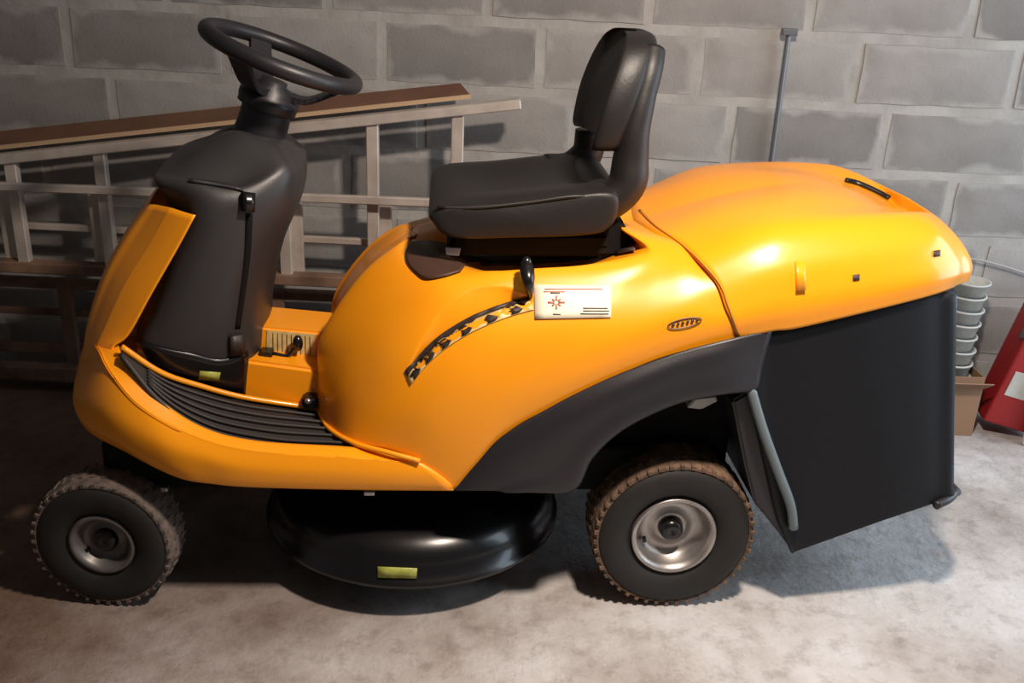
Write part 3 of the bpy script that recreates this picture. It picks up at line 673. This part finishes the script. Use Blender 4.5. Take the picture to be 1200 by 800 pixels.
# ---- wheels
def make_wheel(name, R, w, rr, loc, tread, rimm, lugs, lugw):
    hw = w / 2; c_ = .62
    prof = [(rr, -hw * .62), (rr + .012, -hw * .80), (rr + (R - rr) * .35, -hw * .98), (rr + (R - rr) * .68, -hw * 1.0), (R - .018, -hw * .93), (R - .007, -hw * .80), (R - .002, -hw * .45), (R, 0)]
    prof = prof + [(r_, -a_) for r_, a_ in prof[-2::-1]]
    bm = bmesh.new(); lathe(bm, prof, 64)
    ty = link(name, bm, RUB, mower, smooth=True, loc=loc)
    bm = bmesh.new()
    tp = [(R - .012, -hw * .90), (R - .0025, -hw * .80), (R + .0015, -hw * .45), (R + .003, 0), (R + .0015, hw * .45), (R - .0025, hw * .80), (R - .012, hw * .90), (R - .03, 0)]
    lathe(bm, tp, 64); link('tread_band', bm, tread, ty, smooth=True)
    bm = bmesh.new()
    for k in range(lugs):
        a_ = 2 * math.pi * k / lugs
        for s_, da in ((-1, 0), (-.33, .5), (.33, 0), (1, .5)):
            b_ = a_ + da * 2 * math.pi / lugs
            rad_ = R + (.0 if abs(s_) < .5 else -.005)
            vs = box(bm, (0, 0, 0), (lugw, hw * .40, .009), 0)
            Mx = Matrix.Rotation(-b_, 4, 'Y') @ Matrix.Translation((0, s_ * hw * .72, rad_))
            bmesh.ops.transform(bm, matrix=Mx, verts=vs)
    lg = link('tread_lugs', bm, tread, ty); lg['kind'] = 'stuff'
    bm = bmesh.new(); pr = [(rr + .006, -hw * .80), (rr + .004, -hw * .88), (rr - .004, -hw * .86), (rr - .010, -hw * .66), (rr - .016, -hw * .42), (rr * .72, -hw * .28), (rr * .52, -hw * .22), (rr * .42, -hw * .34), (.022, -hw * .36), (.020, hw * .6), (rr, hw * .8)]
    lathe(bm, pr, 48); rim = link('rim', bm, rimm, ty, smooth=True)
    bm = bmesh.new(); lathe(bm, [(.002, -hw * .66), (.020, -hw * .64), (.028, -hw * .54), (.030, -hw * .30), (.002, -hw * .3)], 24); link('hub_cap', bm, GLOSSB, ty, smooth=True)
    bm = bmesh.new(); tube(bm, [(-rr * .66, -hw * .55, -.03), (-rr * .64, -hw * .36, -.03)], .005, 8, 1); link('valve', bm, GLOSSB, ty)
    return ty
DIRT2 = mat('grey_dusty_tread', (0.16, 0.12, 0.10), 0.9, color2=(0.05, 0.04, 0.035), noise=0.9, nscale=45, bump=0.3, bscale=120)
WR = .2; zc = WR - .001
rw = make_wheel('rear_wheel', .196, .17, .098, (0.0, -.285, .201), DIRT, RIM, 46, .009)
rc = P(787,632,-.37)
rw.location.x = -.012
fw = make_wheel('front_wheel', .164, .115, .072, (-1.355, -.30, .169), DIRT2, RIMD, 40, .008)
fw.rotation_euler = (0, 0, math.radians(-6))
def copy_tree(o, parent):
    c = o.copy(); COL.objects.link(c); c.parent = parent
    for ch in [x for x in bpy.data.objects if x.parent == o]: copy_tree(ch, c)
    return c
rw2 = copy_tree(rw, mower); rw2.location.y = .285; rw2.rotation_euler = (0, 0, math.pi)
fw2 = copy_tree(fw, mower); fw2.location.y = .30; fw2.rotation_euler = (0, 0, math.pi + math.radians(-6))

# ================================================================= things against the wall
def P3(px, py, Y): d = ray(px, py); return CAMP + d * ((Y - CAMP.y) / d.y)
# aluminium ladder
lad = thing('folding_ladder', 'pale aluminium folding ladder lying on its side against the block wall', 'ladder', (-.9, 3.1, 0))
def part_bar(name, p, q, w, h, m, parent, up=Vector((0, 0, 1)), bev=.003):
    org = parent.location if parent else Vector((0, 0, 0))
    bm = bmesh.new(); bar(bm, Vector(p) - org, Vector(q) - org, w, h, up, bev); return link(name, bm, m, parent)
YL = 3.05
part_bar('stile', (-2.15, YL, .735), (-.006, YL, 1.056), .055, .030, ALU, lad)
part_bar('stile', (-2.15, YL + .0, .462), (-.15, YL + .0, .459), .05, .036, WOODM, lad)['label'] = 'brown lower stile'  # lower stile given the brown wood colour
for x in (-1.885, -1.602, -1.318, -1.03, -.745, -.46, -.197):
    zt = .735 + (x + 2.15) * (1.056 - .735) / 2.144
    part_bar('rung', (x, YL, .47), (x, YL, zt), .03, .038, ALU, lad, Vector((1, 0, 0)))
YB = 3.0
part_bar('rear_rail', (-2.1, YB, .733), (-.22, YB, .748), .022, .026, ALU, lad)
part_bar('rear_rail', (-2.1, 3.10, .585), (-.25, 3.10, .580), .022, .022, ALU, lad)
for x in (-1.655, -1.36, -.718, -.43):
    part_bar('brace', (x, 3.08, .47), (x, 3.08, .735), .02, .048, ALU, lad, Vector((1, 0, 0)))
# plywood board lying on the ladder top edge, leaning to the wall
bm = bmesh.new()
a0, a1 = Vector((-2.1, 3.085, .765)), Vector((-.16, 3.085, 1.058)); b0, b1 = Vector((-2.1, 3.20, .80)), Vector((-.20, 3.20, 1.078))
up_ = (a1 - a0).cross(b0 - a0).normalized() * -.012
vs = [bm.verts.new(p_ + q_) for q_ in (Vector((0, 0, 0)), up_ if up_.z > 0 else -up_) for p_ in (a0, a1, b1, b0)]
for f in ((0,1,2,3),(4,5,6,7),(0,1,5,4),(1,2,6,5),(2,3,7,6),(3,0,4,7)): bm.faces.new([vs[i] for i in f])
bmesh.ops.recalc_face_normals(bm, faces=bm.faces)
pl = tag(link('plywood_board', bm, PLY), 'thin reddish brown plywood board lying along the top edge of the ladder', 'board')
bm = bmesh.new(); bar(bm, a0 + Vector((0, -.005, .008)), a1 + Vector((0, -.005, .008)), .008, .013); link('pale_edge', bm, PLYE, pl)
# wooden rack below
rack = thing('wooden_ladder', 'old brown wooden ladder lying on its side along the wall foot', 'ladder', (-1.2, 3.14, 0))
YR = 3.14
part_bar('stile', (-2.2, YR, .375), (-.1, YR, .37), .04, .03, WOODM, rack)
part_bar('stile', (-2.2, YR - .06, .07), (-.2, YR - .06, .065), .05, .05, WOODM, rack)
part_bar('middle_rail', (-2.2, YR, .27), (-.3, YR, .265), .02, .022, WOODM, rack)
part_bar('middle_rail', (-2.2, YR, .135), (-.3, YR, .13), .02, .035, WOODM, rack)
for x in (-1.86, -1.52, -1.18, -.80, -.45):
    part_bar('rung', (x, YR - .02, .045), (x, YR - .02, .385), .025, .045, WOODM, rack, Vector((1, 0, 0)))
# steel rod on the wall
bm = bmesh.new(); tube(bm, [(.822, 3.222, 1.285), (.829, 3.222, .02)], .0085, 10, 1); box(bm, (.822, 3.215, 1.288), (.05, .03, .02), .004)
rod = tag(link('wall_pipe', bm, mat('dull_grey_pipe', (.17, .18, .20), .4, metal=.4)), 'thin grey vertical pipe fixed to the block wall behind the mower', 'pipe')
bm = bmesh.new(); tube(bm, [(1.50, 3.225, .585), (1.60, 3.222, .573), (1.75, 3.222, .535), (2.0, 3.222, .45)], .004, 6, 5)
tag(link('cable', bm, mat('grey_cable', (.35, .34, .33), .6)), 'thin grey cable running along the wall above the red carton', 'cable')
# items at the right
cb = thing('cardboard_box', 'small open tan cardboard box on the floor behind the grass bag', 'box', (1.52, 3.125, 0), math.radians(2))
for nm, c_, s_ in (('panel', (0, -.08, .11), (.15, .006, .22)), ('panel', (0, .08, .11), (.15, .006, .22)), ('panel', (-.075, 0, .11), (.006, .16, .22)), ('panel', (.075, 0, .11), (.006, .16, .22)), ('bottom', (0, 0, .006), (.145, .15, .006))):
    bxo(nm, c_, s_, CARD, cb, .001)
bm = bmesh.new(); box(bm, (0, 0, 0), (.14, .07, .004), .001, Matrix.Rotation(math.radians(-35), 3, 'X')); link('flap', bm, CARD, cb, loc=(0.01, -.11, .20))
st = thing('stacked_plastic_tubs', 'stack of off-white plastic tubs standing in the cardboard box', 'tubs', (1.515, 3.125, .010), 0)
for k in range(11):
    bm = bmesh.new(); lathe(bm, [(.050, 0), (.060, .040), (.064, .040), (.064, .046), (.058, .046), (.048, .006), (.001, .006), (.001, 0)], 24, Matrix.Rotation(math.radians(90), 4, 'X'))
    link('tub', bm, WHT, st, smooth=True, loc=(random.uniform(-.004, .004), 0, k * .048))
rc_ = thing('red_carton', 'red carton with a white label leaning by the wall at the right', 'box', (1.73, 3.10, .0), math.radians(-8))
tilt = Matrix.Rotation(math.radians(12), 3, 'Y')
bm = bmesh.new(); box(bm, (0.045, 0, .265), (.19, .14, .46), .008, tilt); link('carton', bm, RED, rc_)
bm = bmesh.new(); box(bm, (-.0, -.071, .20), (.085, .004, .09), .001, tilt); link('white_label', bm, WHT, rc_)
bm = bmesh.new(); box(bm, (-.0, -.0715, .38), (.10, .003, .03), .001, tilt); link('dark_print', bm, INK, rc_)
wp = tag(bxo('white_panel', (0, 0, .13), (.16, .02, .26), WHITE, None, .003, loc=(1.83, 2.985, .003), rot=(0, math.radians(0), math.radians(-8))), 'small bright white panel standing against the red carton', 'panel')
